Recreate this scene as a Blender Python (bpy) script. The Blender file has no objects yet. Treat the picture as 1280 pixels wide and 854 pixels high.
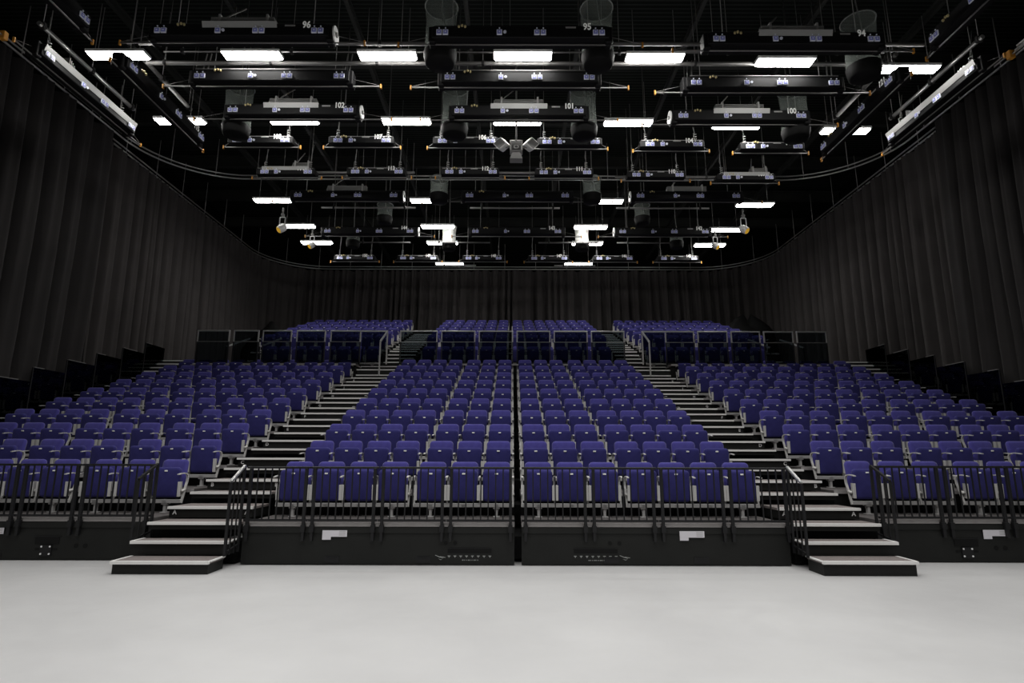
import bpy, math, random
from mathutils import Vector, Matrix
random.seed(7)
S = bpy.context.scene
COL = S.collection
PI = math.pi

# ------------------------------------------------------------------ materials
def mat(name, col, rough=.5, metal=0., spec=.5, bump=None, var=None, alpha=1., emit=None, sheen=0., coat=0.):
    m = bpy.data.materials.new(name); m.use_nodes = True
    nt = m.node_tree; b = nt.nodes['Principled BSDF']
    b.inputs['Base Color'].default_value = (*col, 1)
    b.inputs['Roughness'].default_value = rough
    b.inputs['Metallic'].default_value = metal
    b.inputs['Specular IOR Level'].default_value = spec
    b.inputs['Alpha'].default_value = alpha
    b.inputs['Sheen Weight'].default_value = sheen
    b.inputs['Coat Weight'].default_value = coat
    if emit:
        b.inputs['Emission Color'].default_value = (*emit[0], 1)
        b.inputs['Emission Strength'].default_value = emit[1]
    if var or bump:
        tc = nt.nodes.new('ShaderNodeTexCoord')
    if var:      # (scale, amount, detail)
        n = nt.nodes.new('ShaderNodeTexNoise'); n.inputs['Scale'].default_value = var[0]
        n.inputs['Detail'].default_value = var[2] if len(var) > 2 else 3
        r = nt.nodes.new('ShaderNodeMapRange')
        r.inputs['From Min'].default_value = .3; r.inputs['From Max'].default_value = .7
        r.inputs['To Min'].default_value = 1 - var[1]; r.inputs['To Max'].default_value = 1 + var[1]
        mx = nt.nodes.new('ShaderNodeVectorMath'); mx.operation = 'SCALE'
        mx.inputs[0].default_value = col
        nt.links.new(tc.outputs['Object'], n.inputs['Vector'])
        nt.links.new(n.outputs['Fac'], r.inputs['Value'])
        nt.links.new(r.outputs['Result'], mx.inputs['Scale'])
        nt.links.new(mx.outputs['Vector'], b.inputs['Base Color'])
    if bump:     # (scale, strength, distance)
        n = nt.nodes.new('ShaderNodeTexNoise'); n.inputs['Scale'].default_value = bump[0]
        bp = nt.nodes.new('ShaderNodeBump'); bp.inputs['Strength'].default_value = bump[1]
        bp.inputs['Distance'].default_value = bump[2]
        nt.links.new(tc.outputs['Object'], n.inputs['Vector'])
        nt.links.new(n.outputs['Fac'], bp.inputs['Height'])
        nt.links.new(bp.outputs['Normal'], b.inputs['Normal'])
    return m

FABRIC2 = mat('shaded_blue_fabric', (.033, .031, .140), .9, spec=.08, bump=(220, .25, .002), var=(9, .10), sheen=.1)  # same seat fabric darkened: shade on the tipped-up pans put into the colour
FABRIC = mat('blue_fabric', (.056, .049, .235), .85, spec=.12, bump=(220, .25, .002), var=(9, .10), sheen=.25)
FRAME = mat('grey_painted_steel', (.40, .39, .385), .5, metal=.1)
LEDGEP = mat('dull_silver', (.32, .32, .315), .4, metal=.3)
PLATE = mat('pale_painted_plate', (.58, .57, .555), .5)
ARM = mat('grey_arm', (.58, .57, .55), .42, metal=.15)
SHELL = mat('dark_shell', (.03, .03, .04), .6)
TAG = mat('white_tag', (.85, .85, .82), .5)
BLACK = mat('black_steel', (.010, .010, .011), .45, spec=.35)
FASCIA = mat('black_fascia', (.0105, .011, .010), .6, spec=.3, var=(3, .15))
UNDER = mat('dark_understructure', (.006, .006, .006), .7, spec=.2)
NOSE = mat('silver_nosing', (.84, .83, .81), .42, metal=.05)
TREAD = mat('tread_grey', (.20, .175, .168), .8, spec=.2, var=(60, .15), bump=(150, .2, .002))
DECK = mat('deck_grey', (.10, .092, .09), .8, spec=.2, var=(20, .12))
DECKEDGE = mat('deck_edge', (.36, .34, .335), .6, var=(8, .08))
STICK = mat('white_sticker', (.68, .66, .70), .5)
PAINTW = mat('white_paint', (.8, .8, .8), .5)
MARK = mat('pale_marking', (.30, .31, .30), .6)
CURT = mat('black_serge', (.037, .0345, .0345), .95, spec=.05, sheen=.05, var=(1.3, .08), bump=(90, .15, .003))
CURTB = mat('black_serge_back', (.072, .066, .065), .95, spec=.05, sheen=.05, var=(1.3, .08), bump=(90, .15, .003))  # lighter serge copy: light missing at the rear put into the colour
WALLM = mat('black_wall', (.006, .006, .006), .9, spec=.1, var=(2, .2))
ALU = mat('aluminium', (.62, .62, .61), .33, metal=.75)
PIPE = mat('grey_pipe', (.20, .195, .19), .45, metal=.3)
HOUSE = mat('hoist_black', (.008, .008, .0085), .6, spec=.2)
LEDGE = mat('hoist_ledge', (.55, .55, .54), .45, metal=.2)
ORANGE = mat('orange_cap', (.62, .27, .03), .6)
SOCK = mat('socket_blue', (.20, .22, .58), .4, emit=((.25, .28, .7), .05))  # faint emission imitates light falling on the sockets
SOCKW = mat('socket_white', (.75, .76, .85), .4, emit=((.7, .72, .9), .04))  # slight glow here too, in place of light on the socket faces
LABELW = mat('number_white', (.85, .85, .83), .5, emit=((.9, .9, .85), .12))  # painted numbers given a weak glow to look lit
CABLE = mat('grey_cable', (.30, .30, .29), .5, metal=.2)
BRASS = mat('pale_brass', (.55, .45, .22), .4)
WHITE = mat('white_plastic', (.90, .90, .89), .4)
GREYP = mat('grey_plastic', (.30, .30, .29), .5)
DARKM = mat('black_rubber', (.02, .02, .02), .6)
AMBER = mat('amber_gel', (.9, .5, .05), .3, emit=((1, .55, .05), .35))
LIT = mat('lit_diffuser', (.9, .9, .9), .5, emit=((1., .985, .95), 34.))
def net_mat(name, col, dens):
    m = bpy.data.materials.new(name); m.use_nodes = True
    nt = m.node_tree; nt.nodes.clear()
    o = nt.nodes.new('ShaderNodeOutputMaterial'); d = nt.nodes.new('ShaderNodeBsdfDiffuse'); t = nt.nodes.new('ShaderNodeBsdfTranslucent')
    tr = nt.nodes.new('ShaderNodeBsdfTransparent'); a = nt.nodes.new('ShaderNodeAddShader'); mx = nt.nodes.new('ShaderNodeMixShader')
    d.inputs[0].default_value = (*col, 1); t.inputs[0].default_value = (*col, 1); mx.inputs[0].default_value = dens
    nt.links.new(d.outputs[0], a.inputs[0]); nt.links.new(t.outputs[0], a.inputs[1])
    nt.links.new(tr.outputs[0], mx.inputs[1]); nt.links.new(a.outputs[0], mx.inputs[2]); nt.links.new(mx.outputs[0], o.inputs[0])
    return m
NETM = net_mat('mesh_net', (.16, .18, .165), .42)
NETR = mat('net_rim', (.26, .27, .26), .6)
STEEL = mat('roof_steel', (.032, .034, .031), .6, metal=.2, var=(1.2, .2))

def glass_mat():
    m = bpy.data.materials.new('tinted_glass'); m.use_nodes = True
    nt = m.node_tree; nt.nodes.clear()
    o = nt.nodes.new('ShaderNodeOutputMaterial')
    t = nt.nodes.new('ShaderNodeBsdfTransparent'); t.inputs[0].default_value = (.38, .42, .44, 1)
    g = nt.nodes.new('ShaderNodeBsdfGlossy'); g.inputs['Roughness'].default_value = .03
    g.inputs[0].default_value = (.8, .85, .85, 1)
    f = nt.nodes.new('ShaderNodeFresnel'); f.inputs[0].default_value = 1.45
    mx = nt.nodes.new('ShaderNodeMixShader')
    nt.links.new(f.outputs[0], mx.inputs[0]); nt.links.new(t.outputs[0], mx.inputs[1])
    nt.links.new(g.outputs[0], mx.inputs[2]); nt.links.new(mx.outputs[0], o.inputs[0])
    return m
GLASS = glass_mat()

def floor_mat():
    m = mat('white_stage_floor', (.60, .585, .575), .36, spec=.38)
    nt = m.node_tree; b = nt.nodes['Principled BSDF']
    tc = nt.nodes.new('ShaderNodeTexCoord')
    n = nt.nodes.new('ShaderNodeTexNoise'); n.inputs['Scale'].default_value = .55; n.inputs['Detail'].default_value = 7
    n2 = nt.nodes.new('ShaderNodeTexNoise'); n2.inputs['Scale'].default_value = 5; n2.inputs['Detail'].default_value = 5
    cr = nt.nodes.new('ShaderNodeValToRGB')
    cr.color_ramp.elements[0].position = .3; cr.color_ramp.elements[0].color = (.505, .50, .497, 1)
    cr.color_ramp.elements[1].position = .7; cr.color_ramp.elements[1].color = (.59, .585, .58, 1)
    mr = nt.nodes.new('ShaderNodeMapRange'); mr.inputs['To Min'].default_value = .28; mr.inputs['To Max'].default_value = .5
    nt.links.new(tc.outputs['Object'], n.inputs['Vector']); nt.links.new(tc.outputs['Object'], n2.inputs['Vector'])
    nt.links.new(n.outputs['Fac'], cr.inputs['Fac']); nt.links.new(cr.outputs['Color'], b.inputs['Base Color'])
    nt.links.new(n2.outputs['Fac'], mr.inputs['Value']); nt.links.new(mr.outputs['Result'], b.inputs['Roughness'])
    return m
FLOORM = floor_mat()

def ceil_mat():
    m = mat('black_slatted_ceiling', (.012, .012, .012), .8, spec=.2)
    nt = m.node_tree; b = nt.nodes['Principled BSDF']
    tc = nt.nodes.new('ShaderNodeTexCoord')
    w = nt.nodes.new('ShaderNodeTexWave'); w.bands_direction = 'Y'; w.inputs['Scale'].default_value = 2.2
    cr = nt.nodes.new('ShaderNodeValToRGB')
    cr.color_ramp.elements[0].color = (.010, .012, .010, 1); cr.color_ramp.elements[1].color = (.042, .050, .044, 1)
    cr.color_ramp.elements[0].position = .6
    nt.links.new(tc.outputs['Object'], w.inputs['Vector'])
    nt.links.new(w.outputs['Fac'], cr.inputs['Fac']); nt.links.new(cr.outputs['Color'], b.inputs['Base Color'])
    return m
CEILM = ceil_mat()

# ------------------------------------------------------------------ mesh helper
class MB:
    def __init__(s): s.v = []; s.f = []; s.m = []; s.mats = []; s.sm = []
    def mi(s, m):
        if m not in s.mats: s.mats.append(m)
        return s.mats.index(m)
    def add(s, vs, fs, m, smooth=False):
        o = len(s.v); s.v += [tuple(v) for v in vs]; k = s.mi(m)
        for f in fs: s.f.append([i + o for i in f]); s.m.append(k); s.sm.append(smooth)
        return s
    def box(s, x0, x1, y0, y1, z0, z1, m, R=None):
        vs = [Vector((x, y, z)) for x in (x0, x1) for y in (y0, y1) for z in (z0, z1)]
        if R is not None: vs = [R @ v for v in vs]
        return s.add(vs, [(0, 1, 3, 2), (4, 6, 7, 5), (0, 4, 5, 1), (2, 3, 7, 6), (0, 2, 6, 4), (1, 5, 7, 3)], m)
    def bbox(s, x0, x1, y0, y1, z0, z1, m, b=.01, R=None):
        # bevelled box: three stacked shells
        vs = []; fs = []
        for (z, i) in ((z0, b), (z0 + b, 0), (z1 - b, 0), (z1, b)):
            xs0, xs1, ys0, ys1 = x0 + i, x1 - i, y0 + i, y1 - i
            c = b * .7 if i == 0 else b * .5
            vs += [(xs0 + c, ys0, z), (xs1 - c, ys0, z), (xs1, ys0 + c, z), (xs1, ys1 - c, z), (xs1 - c, ys1, z), (xs0 + c, ys1, z), (xs0, ys1 - c, z), (xs0, ys0 + c, z)]
        for k in range(3):
            for j in range(8):
                a = k * 8 + j; bb = k * 8 + (j + 1) % 8
                fs.append((a, bb, bb + 8, a + 8))
        fs.append(tuple(range(7, -1, -1))); fs.append(tuple(range(24, 32)))
        if R is not None: vs = [R @ Vector(v) for v in vs]
        return s.add(vs, fs, m)
    def bar(s, a, b, w, h, m, up=(0, 0, 1)):
        a = Vector(a); b = Vector(b); d = (b - a); L = d.length; d.normalize(); u = Vector(up)
        if abs(d.dot(u)) > .98: u = Vector((0, 1, 0))
        x = d.cross(u).normalized(); z = x.cross(d)
        M = Matrix((x, d, z)).transposed().to_4x4(); M.translation = a
        return s.box(-w / 2, w / 2, 0, L, -h / 2, h / 2, m, M)
    def tube(s, pts, r, m, n=8, smooth=True, caps=True, closed=False):
        P = [Vector(p) for p in pts]; N = len(P); vs = []; pu = None
        rs = r if isinstance(r, (list, tuple)) else [r] * N
        for i, p in enumerate(P):
            if closed: t = (P[(i + 1) % N] - P[i - 1])
            else: t = (P[min(i + 1, N - 1)] - P[max(i - 1, 0)])
            t.normalize()
            u = pu if pu is not None else (Vector((0, 0, 1)) if abs(t.z) < .9 else Vector((0, 1, 0)))
            x = t.cross(u)
            if x.length < 1e-5: x = t.orthogonal()
            x.normalize(); u = x.cross(t).normalized(); pu = u
            for k in range(n):
                a = 2 * PI * k / n
                vs.append(p + (x * math.cos(a) + u * math.sin(a)) * rs[i])
        fs = []
        for i in range(N if closed else N - 1):
            j = (i + 1) % N
            for k in range(n):
                l = (k + 1) % n
                fs.append((i * n + k, j * n + k, j * n + l, i * n + l))
        s.add(vs, fs, m, smooth)
        if caps and not closed:
            o = len(s.v) - len(vs); k = s.mi(m)
            s.f.append([o + i for i in range(n)]); s.m.append(k); s.sm.append(False)
            s.f.append([o + (N - 1) * n + n - 1 - i for i in range(n)]); s.m.append(k); s.sm.append(False)
        return s
    def cyl(s, a, b, r, m, n=16, r2=None):
        return s.tube([a, b], [r, r if r2 is None else r2], m, n)
    def pillow(s, w, h, layers, rc, m, T, n=5, bulge=0.):
        # rounded rectangle in XZ, layers = (inset, y); closed both ends, bulged face toward -Y
        def ring(ins):
            r = max(rc - ins, .006); a = w / 2 - ins - r; b = h / 2 - ins - r; out = []
            for cx, cz, a0 in ((a, b, 0), (-a, b, PI / 2), (-a, -b, PI), (a, -b, 1.5 * PI)):
                for k in range(n + 1):
                    t = a0 + PI / 2 * k / n; out.append((cx + r * math.cos(t), cz + r * math.sin(t)))
            return out
        vs = []; K = 4 * (n + 1)
        for ins, y in layers: vs += [T @ Vector((x, y, z)) for x, z in ring(ins)]
        L = len(layers); fs = []
        for i in range(L - 1):
            for k in range(K):
                l = (k + 1) % K; fs.append((i * K + k, i * K + l, (i + 1) * K + l, (i + 1) * K + k))
        vs.append(T @ Vector((0, layers[0][1] - bulge, 0))); vs.append(T @ Vector((0, layers[-1][1], 0)))
        for k in range(K):
            l = (k + 1) % K
            fs.append((L * K, l, k)); fs.append((L * K + 1, (L - 1) * K + k, (L - 1) * K + l))
        return s.add(vs, fs, m, True)
    def lathe(s, prof, m, c=(0, 0, 0), n=20, smooth=True):
        vs = []; c = Vector(c)
        for r, z in prof:
            for k in range(n):
                a = 2 * PI * k / n; vs.append(c + Vector((r * math.cos(a), r * math.sin(a), z)))
        fs = [(i * n + k, i * n + (k + 1) % n, (i + 1) * n + (k + 1) % n, (i + 1) * n + k) for i in range(len(prof) - 1) for k in range(n)]
        return s.add(vs, fs, m, smooth)
    def mesh(s, name):
        me = bpy.data.meshes.new(name); me.from_pydata(s.v, [], s.f)
        for m in s.mats: me.materials.append(m)
        me.polygons.foreach_set('material_index', s.m)
        me.polygons.foreach_set('use_smooth', s.sm)
        me.update(); return me
    def build(s, name, parent=None, loc=None):
        o = bpy.data.objects.new(name, s.mesh(name)); COL.objects.link(o)
        if parent: o.parent = parent
        if loc: o.location = loc
        return o

def tag(o, label=None, cat=None, group=None, kind=None):
    if label: o['label'] = label
    if cat: o['category'] = cat
    if group: o['group'] = group
    if kind: o['kind'] = kind
    return o
def thing(name, label, cat, loc=(0, 0, 0), rz=0, group=None):
    o = bpy.data.objects.new(name, None); COL.objects.link(o); o.empty_display_size = .1
    o.location = loc; o.rotation_euler = (0, 0, rz); return tag(o, label, cat, group)
TXT = {}
def text(name, body, size, m, parent, loc, rot=(PI / 2, 0, 0), sx=1.):
    k = (body, size, m.name)
    if k not in TXT:
        c = bpy.data.curves.new('lettering', 'FONT'); c.body = body; c.size = size; c.align_x = 'CENTER'; c.align_y = 'CENTER'
        c.extrude = .001; c.offset = size * .03; c.resolution_u = 3
        tmp = bpy.data.objects.new('lettering', c); COL.objects.link(tmp)
        dg = bpy.context.evaluated_depsgraph_get(); dg.update()
        me = bpy.data.meshes.new_from_object(tmp.evaluated_get(dg)); me.name = name
        bpy.data.objects.remove(tmp); bpy.data.curves.remove(c)
        me.materials.clear(); me.materials.append(m); TXT[k] = me
    o = bpy.data.objects.new(name, TXT[k]); COL.objects.link(o); o.parent = parent
    o.location = loc; o.rotation_euler = rot; o.scale = (sx, 1, 1); return o
def copy_tree(o, parent=None):
    c = o.copy(); COL.objects.link(c)
    if parent is not None: c.parent = parent
    for ch in list(KIDS.get(o.name, [])): copy_tree(ch, c)
    return c
KIDS = {}
def struct(mb, name, **k):
    return tag(mb.build(name), kind='structure', **k)
ORD = ['first', 'second', 'third', 'fourth', 'fifth', 'sixth', 'seventh', 'eighth', 'ninth', 'tenth', 'eleventh', 'twelfth', 'thirteenth']

# ------------------------------------------------------------------ dimensions
YF, ZA, D, R_ = 8.37, .56, 1.024, .3477          # centre block: front edge, first deck, row depth, rise
YS, ZS, RS = 8.68, .585, .3495                   # side blocks
ASX = ((-5.17, -3.87), (3.80, 5.06))             # the two stair aisles
BACK = .90                                       # seat back behind the deck edge
ZK, YK, YKB = 4.40, 18.66, 19.95                 # cross aisle level
YU, ZU, DU, RU = 20.10, 5.03, 1.045, .357        # upper rows (six)

# ------------------------------------------------------------------ room
struct(MB().box(-14.5, 14.5, -5, 33, -.1, 0, FLOORM), 'floor')
struct(MB().box(-14.5, 14.5, -5, 33, 13.2, 13.3, CEILM), 'ceiling')
struct(MB().box(-14.6, -14.5, -5, 33, 0, 13.2, WALLM), 'wall_left')
struct(MB().box(14.5, 14.6, -5, 33, 0, 13.2, WALLM), 'wall_right')
struct(MB().box(-14.5, 14.5, 33, 33.1, 0, 13.2, WALLM), 'wall_back')
struct(MB().box(-14.5, 14.5, -5.1, -5, 0, 13.2, WALLM), 'wall_front')
for k, y in enumerate((9.0, 12.0, 15.0, 18.0, 21.0, 24.0, 27.0)):
    mb = MB(); mb.box(-14.4, 14.4, y - .1, y + .1, 12.55, 12.6, STEEL); mb.box(-14.4, 14.4, y - .1, y + .1, 12.95, 13.0, STEEL)
    mb.box(-14.4, 14.4, y - .012, y + .012, 12.6, 12.95, STEEL)
    struct(mb, 'trim_%d' % (k + 1))
for k, x in enumerate((-9.6, -6.8, -4.0, -1.2, 1.6, 4.4, 7.2, 10.0)):
    mb = MB(); mb.box(x - .05, x + .05, 4, 30, 11.9, 11.94, STEEL); mb.box(x - .05, x + .05, 4, 30, 12.06, 12.1, STEEL)
    mb.box(x - .01, x + .01, 4, 30, 11.94, 12.06, STEEL)
    struct(mb, 'trim_%d' % (k + 8))

# ------------------------------------------------------------------ folding seat (origin on the deck under the back)
def T_(y, z, rx): return Matrix.Translation((0, y, z)) @ Matrix.Rotation(rx, 4, 'X')
def m_back():
    mb = MB()
    mb.pillow(.415, .46, [(.045, -.040), (.022, -.034), (.007, -.022), (0, -.004), (.003, .012), (.012, .018)], .065, FABRIC, T_(0, .59, -.16), bulge=.006)
    return mb.mesh('backrest')
def m_shell():
    mb = MB(); mb.pillow(.40, .44, [(.0, .018), (.004, .026), (.03, .032)], .06, SHELL, T_(0, .585, -.16)); return mb.mesh('back_shell')
def m_pan():
    mb = MB()
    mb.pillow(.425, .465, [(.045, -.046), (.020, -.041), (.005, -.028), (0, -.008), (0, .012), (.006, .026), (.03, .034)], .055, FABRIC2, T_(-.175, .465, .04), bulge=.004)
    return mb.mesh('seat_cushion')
def m_plate():
    mb = MB(); mb.bbox(-.024, .024, -.056, -.046, .168, .190, TAG, .003, T_(-.175, .465, .04)); return mb.mesh('number_plate')
def m_side(s):
    mb = MB(); mb.bbox(s * .226 - .022, s * .226 + .022, -.060, -.046, -.215, .012, PLATE, .003, T_(-.175, .465, .04)); mb.box(s * .226 - .004, s * .226 + .004, -.05, .03, -.215, .012, FRAME, T_(-.175, .465, .04)); return mb.mesh('side_bracket')
def m_arm(s):
    mb = MB(); x = s * .25
    # armrest pad sweeping forward and down, upright, pivot knob
    P = [(-.085, .40), (-.055, .47), (-.048, .53), (-.062, .572), (-.10, .598), (-.16, .606), (-.24, .602), (-.325, .590)]
    vs = []; w = .016
    for i, (y, z) in enumerate(P):
        a = P[max(i - 1, 0)]; b = P[min(i + 1, len(P) - 1)]
        ty, tz = b[0] - a[0], b[1] - a[1]; L = math.hypot(ty, tz); ny, nz = -tz / L, ty / L; t = .011 if i < 4 else .007
        vs += [(x - w, y + ny * t, z + nz * t), (x + w, y + ny * t, z + nz * t), (x + w, y - ny * t, z - nz * t), (x - w, y - ny * t, z - nz * t)]
    fs = [(0, 1, 2, 3), tuple(4 * (len(P) - 1) + k for k in (3, 2, 1, 0))]
    for i in range(len(P) - 1):
        for k in range(4): fs.append((4 * i + k, 4 * i + (k + 1) % 4, 4 * i + 4 + (k + 1) % 4, 4 * i + 4 + k))
    mb.add(vs, fs, ARM)
    mb.bar((x, -.165, .15), (x, -.078, .42), .026, .034, ARM, up=(0, 1, 0))
    mb.cyl((x, -.10, .345), (x, -.17, .335), .022, ARM, 12); mb.lathe([(.0, .022), (.014, .018), (.022, .006), (.022, -.006), (.014, -.018), (0, -.022)], ARM, (x, -.172, .335), 10)
    return mb.mesh('armrest')
def m_bar():
    mb = MB(); mb.bbox(-.25, .25, -.20, -.13, .148, .205, FRAME, .005); mb.box(-.03, .03, -.2, .03, .155, .19, FRAME); return mb.mesh('base_bar')
def m_ped():
    mb = MB(); mb.bbox(-.050, .050, -.19, -.10, .125, .150, FRAME, .004); mb.bbox(-.02, .02, -.175, -.115, .012, .14, FRAME, .004)
    mb.bar((-.035, -.14, .13), (-.018, -.14, .08), .03, .010, FRAME); mb.bar((.035, -.14, .13), (.018, -.14, .08), .03, .010, FRAME)
    mb.bbox(-.05, .05, -.20, -.09, 0, .014, FRAME, .003); return mb.mesh('pedestal')
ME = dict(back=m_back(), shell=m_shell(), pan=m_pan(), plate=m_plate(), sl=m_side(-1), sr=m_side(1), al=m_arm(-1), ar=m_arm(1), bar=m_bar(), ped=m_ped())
def ob(name, me, parent):
    o = bpy.data.objects.new(name, me); COL.objects.link(o); o.parent = parent
    KIDS.setdefault(parent.name, []).append(o); return o
def proto_seat(arms, ped):
    r = thing('folding_seat', 'x', 'seat')
    ob('backrest', ME['back'], r); ob('back_shell', ME['shell'], r)
    p = ob('seat_cushion', ME['pan'], r); ob('number_plate', ME['plate'], p)
    ob('side_bracket', ME['sl'], r); ob('side_bracket', ME['sr'], r)
    if 'l' in arms: ob('armrest', ME['al'], r)
    if 'r' in arms: ob('armrest', ME['ar'], r)
    ob('base_bar', ME['bar'], r)
    if ped: ob('pedestal', ME['ped'], r)
    return r
PROTO = {}
def place_seat(x, y, z, arms, ped, label, group):
    k = (arms, ped)
    if k not in PROTO: PROTO[k] = o = proto_seat(arms, ped)
    else: o = copy_tree(PROTO[k])
    o.location = (x, y, z); tag(o, label, 'seat', group)

MERGE = ([], [], [], [])    # verts, faces, material index, smooth
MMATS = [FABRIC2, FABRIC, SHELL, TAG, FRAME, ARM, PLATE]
def stuff_seat(x, y, z, arms, ped):
    V, F, Mi, Sm = MERGE
    ks = ['back', 'shell', 'pan', 'plate', 'sl', 'sr', 'bar'] + (['al'] if 'l' in arms else []) + (['ar'] if 'r' in arms else []) + (['ped'] if ped else [])
    for k in ks:
        me = ME[k]; o = len(V); idx = [MMATS.index(m) for m in me.materials]
        V += [(v.co.x + x, v.co.y + y, v.co.z + z) for v in me.vertices]
        for p in me.polygons:
            F.append([i + o for i in p.vertices]); Mi.append(idx[p.material_index]); Sm.append(p.use_smooth)

def side_of(k, n_end, s):   # armrest sides for a seat: the outer one always, both at a group's end
    return ('r' if s < 0 else 'l')
CG = [[0, 1, 2, 3], [4, 5, 6], [7, 8, 9], [10, 11, 12, 13]]
def cx_(k):
    x = (k - 6.5) * .5 + (-.07 if k < 7 else .07)
    return x - .0885 if k < 4 else (x + .0885 if k > 9 else x)
def arms_for(k, g, s):
    a = 'r' if s < 0 else 'l'
    if (s < 0 and k == g[0]) or (s > 0 and k == g[-1]): a = 'lr'
    return a
for i in range(10):
    y = YF + i * D + BACK; z = ZA + i * R_
    for g in CG:
        for k in g:
            s = -1 if k < 7 else 1
            n = k + 1 if k < 7 else 14 - k
            place_seat(cx_(k), y, z, arms_for(k, g, s), k in (g[0], g[-1]),
                       'blue tip-up seat in %s row of centre block, %s from its %s stairs' % (ORD[i], ORD[n - 1], 'left' if s < 0 else 'right'),
                       'seats in the centre block')
SG = [[0, 1, 2], [3, 4, 5], [6, 7, 8, 9]]
def sx_(k, s):
    return s * ((5.53 if s < 0 else 5.50) + k * .545 + (.13 if k > 2 else 0) + (.13 if k > 5 else 0))
for s in (-1, 1):
    for i in range(10):
        y = YS + i * D + BACK; z = ZS + i * RS
        vis = 10 if i > 2 else (7, 8, 10)[i]
        for g in SG:
            for k in g:
                if k >= vis: continue
                gg = g[::-1] if s < 0 else g
                a = arms_for(k, gg, s)
                if k == 0: a = 'lr'
                ped = k in (g[0], g[-1])
                if i == 9: stuff_seat(sx_(k, s), y, z, a, ped); continue
                place_seat(sx_(k, s), y, z, a, ped,
                           'blue tip-up seat in %s row of %s block, %s from the stairs' % (ORD[i], 'left' if s < 0 else 'right', ORD[k]),
                           'seats in the %s block' % ('left' if s < 0 else 'right'))
# upper rows: one mass
for j in range(7):
    if j == 0: y, z = YKB, ZK
    else: y, z = YU + (j - 1) * DU + .86, ZU + (j - 1) * RU
    for k in range(13):
        x = .07 + (k - 6) * .5 + (-.06 if k < 6 else .06)
        stuff_seat(x, y, z, 'lr' if k == 0 else 'r', True)
    n = 8 if j == 0 else 9
    for k in range(n):
        stuff_seat(-4.93 - k * .515, y, z, 'lr' if k == 0 else 'l', True)
        stuff_seat(4.80 + k * .52, y, z, 'lr' if k == 0 else 'r', True)
me = bpy.data.meshes.new('distant_seats'); me.from_pydata(MERGE[0], [], MERGE[1])
for m in MMATS: me.materials.append(m)
me.polygons.foreach_set('material_index', MERGE[2]); me.polygons.foreach_set('use_smooth', MERGE[3]); me.update()
o = bpy.data.objects.new('distant_seats', me); COL.objects.link(o)
tag(o, 'mass of small blue seats on the highest tiers behind the glass barrier', 'seats', kind='stuff')

# ------------------------------------------------------------------ seating platforms
def platform(name, label, x0, x1, yf, z0, r, n=10, fascia=True):
    t = thing(name, label, 'seating platform', ((x0 + x1) / 2, yf, 0)); cx = (x0 + x1) / 2; x0 -= cx; x1 -= cx
    for i in range(n):
        z = z0 + i * r; y = i * D
        d = MB().box(x0, x1, y, y + D + .06, z - .05, z - .001, DECK).box(x0, x1, y - .012, y, z - .052, z, DECKEDGE).build('deck', t)
        mb = MB()
        if i > 0: mb.box(x0, x1, y + .02, y + .04, z - r - .02, z - .05, UNDER).build('riser', t)
    mb = MB()
    for xx in (x0, x1 - .05):       # stepped side cladding
        for i in range(n):
            mb.box(xx, xx + .05, i * D + .04, i * D + D + .04, .02, z0 + i * r - .05, UNDER)
    mb.build('side_cladding', t)
    if fascia:
        f = MB(); f.box(x0, x1, -.005, .03, .012, z0 - .055, FASCIA)
        f.box(x0, x1, -.022, -.005, z0 - .135, z0 - .06, FASCIA)
        for k in range(1, 3):
            xx = x0 + (x1 - x0) * k / 3
            f.box(xx - .10, xx + .10, -.012, -.005, .035, .12, BLACK); f.box(xx - .07, xx + .07, -.02, -.012, .10, .108, BLACK)
        f.build('front_fascia', t)
    return t
def sticker(t, x, z, s=1.):
    mb = MB(); mb.box(x - .17, x + .17, -.026, -.0235, z, z + .085, STICK); mb.box(x - .17, x - .05, -.026, -.0235, z - .04, z, STICK)
    for k in range(3): mb.box(x + .06, x + .15, -.0275, -.026, z + .02 + k * .022, z + .026 + k * .022, GREYP)
    tag(mb.build('label_sticker', t), 'white paper label on black front')
def slot(t, x, z, mirror=1):
    mb = MB(); mb.box(x - .30, x + .30, -.012, -.004, z, z + .055, UNDER)
    mb.box(x - .30, x + .30, -.016, -.004, z + .055, z + .062, BLACK); mb.build('handle_slot', t)
    mb = MB()
    for k in range(8):
        xx = x - .28 + k * .08; mb.box(xx - .018, xx + .018, -.009, -.006, z - .045, z - .035, MARK); mb.box(xx - .006, xx + .006, -.009, -.006, z - .06, z - .045, MARK)
    mb.build('scale_marks', t)
    mb = MB()
    for k in range(9): mb.box(x - .10 + k * .026, x - .10 + k * .026 + (.010 if k % 3 else .018), -.009, -.006, z - .10, z - .088, MARK)
    mb.build('small_print', t)
    mb = MB(); ex = x - mirror * .40
    mb.tube([(ex - .07, -.008, z - .03), (ex - .02, -.008, z - .05), (ex + .04, -.008, z - .07), (ex + .01, -.008, z - .09), (ex - .03, -.008, z - .075), (ex + .0, -.008, z - .05), (ex + .07, -.008, z - .06)], .005, MARK, 5)
    mb.build('emblem', t)
    mb = MB()
    for q in (-.33, -.20): mb.cyl((x + q * mirror, -.010, z + .13), (x + q * mirror, -.004, z + .13), .028, UNDER, 14)
    mb.build('port', t)
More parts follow.
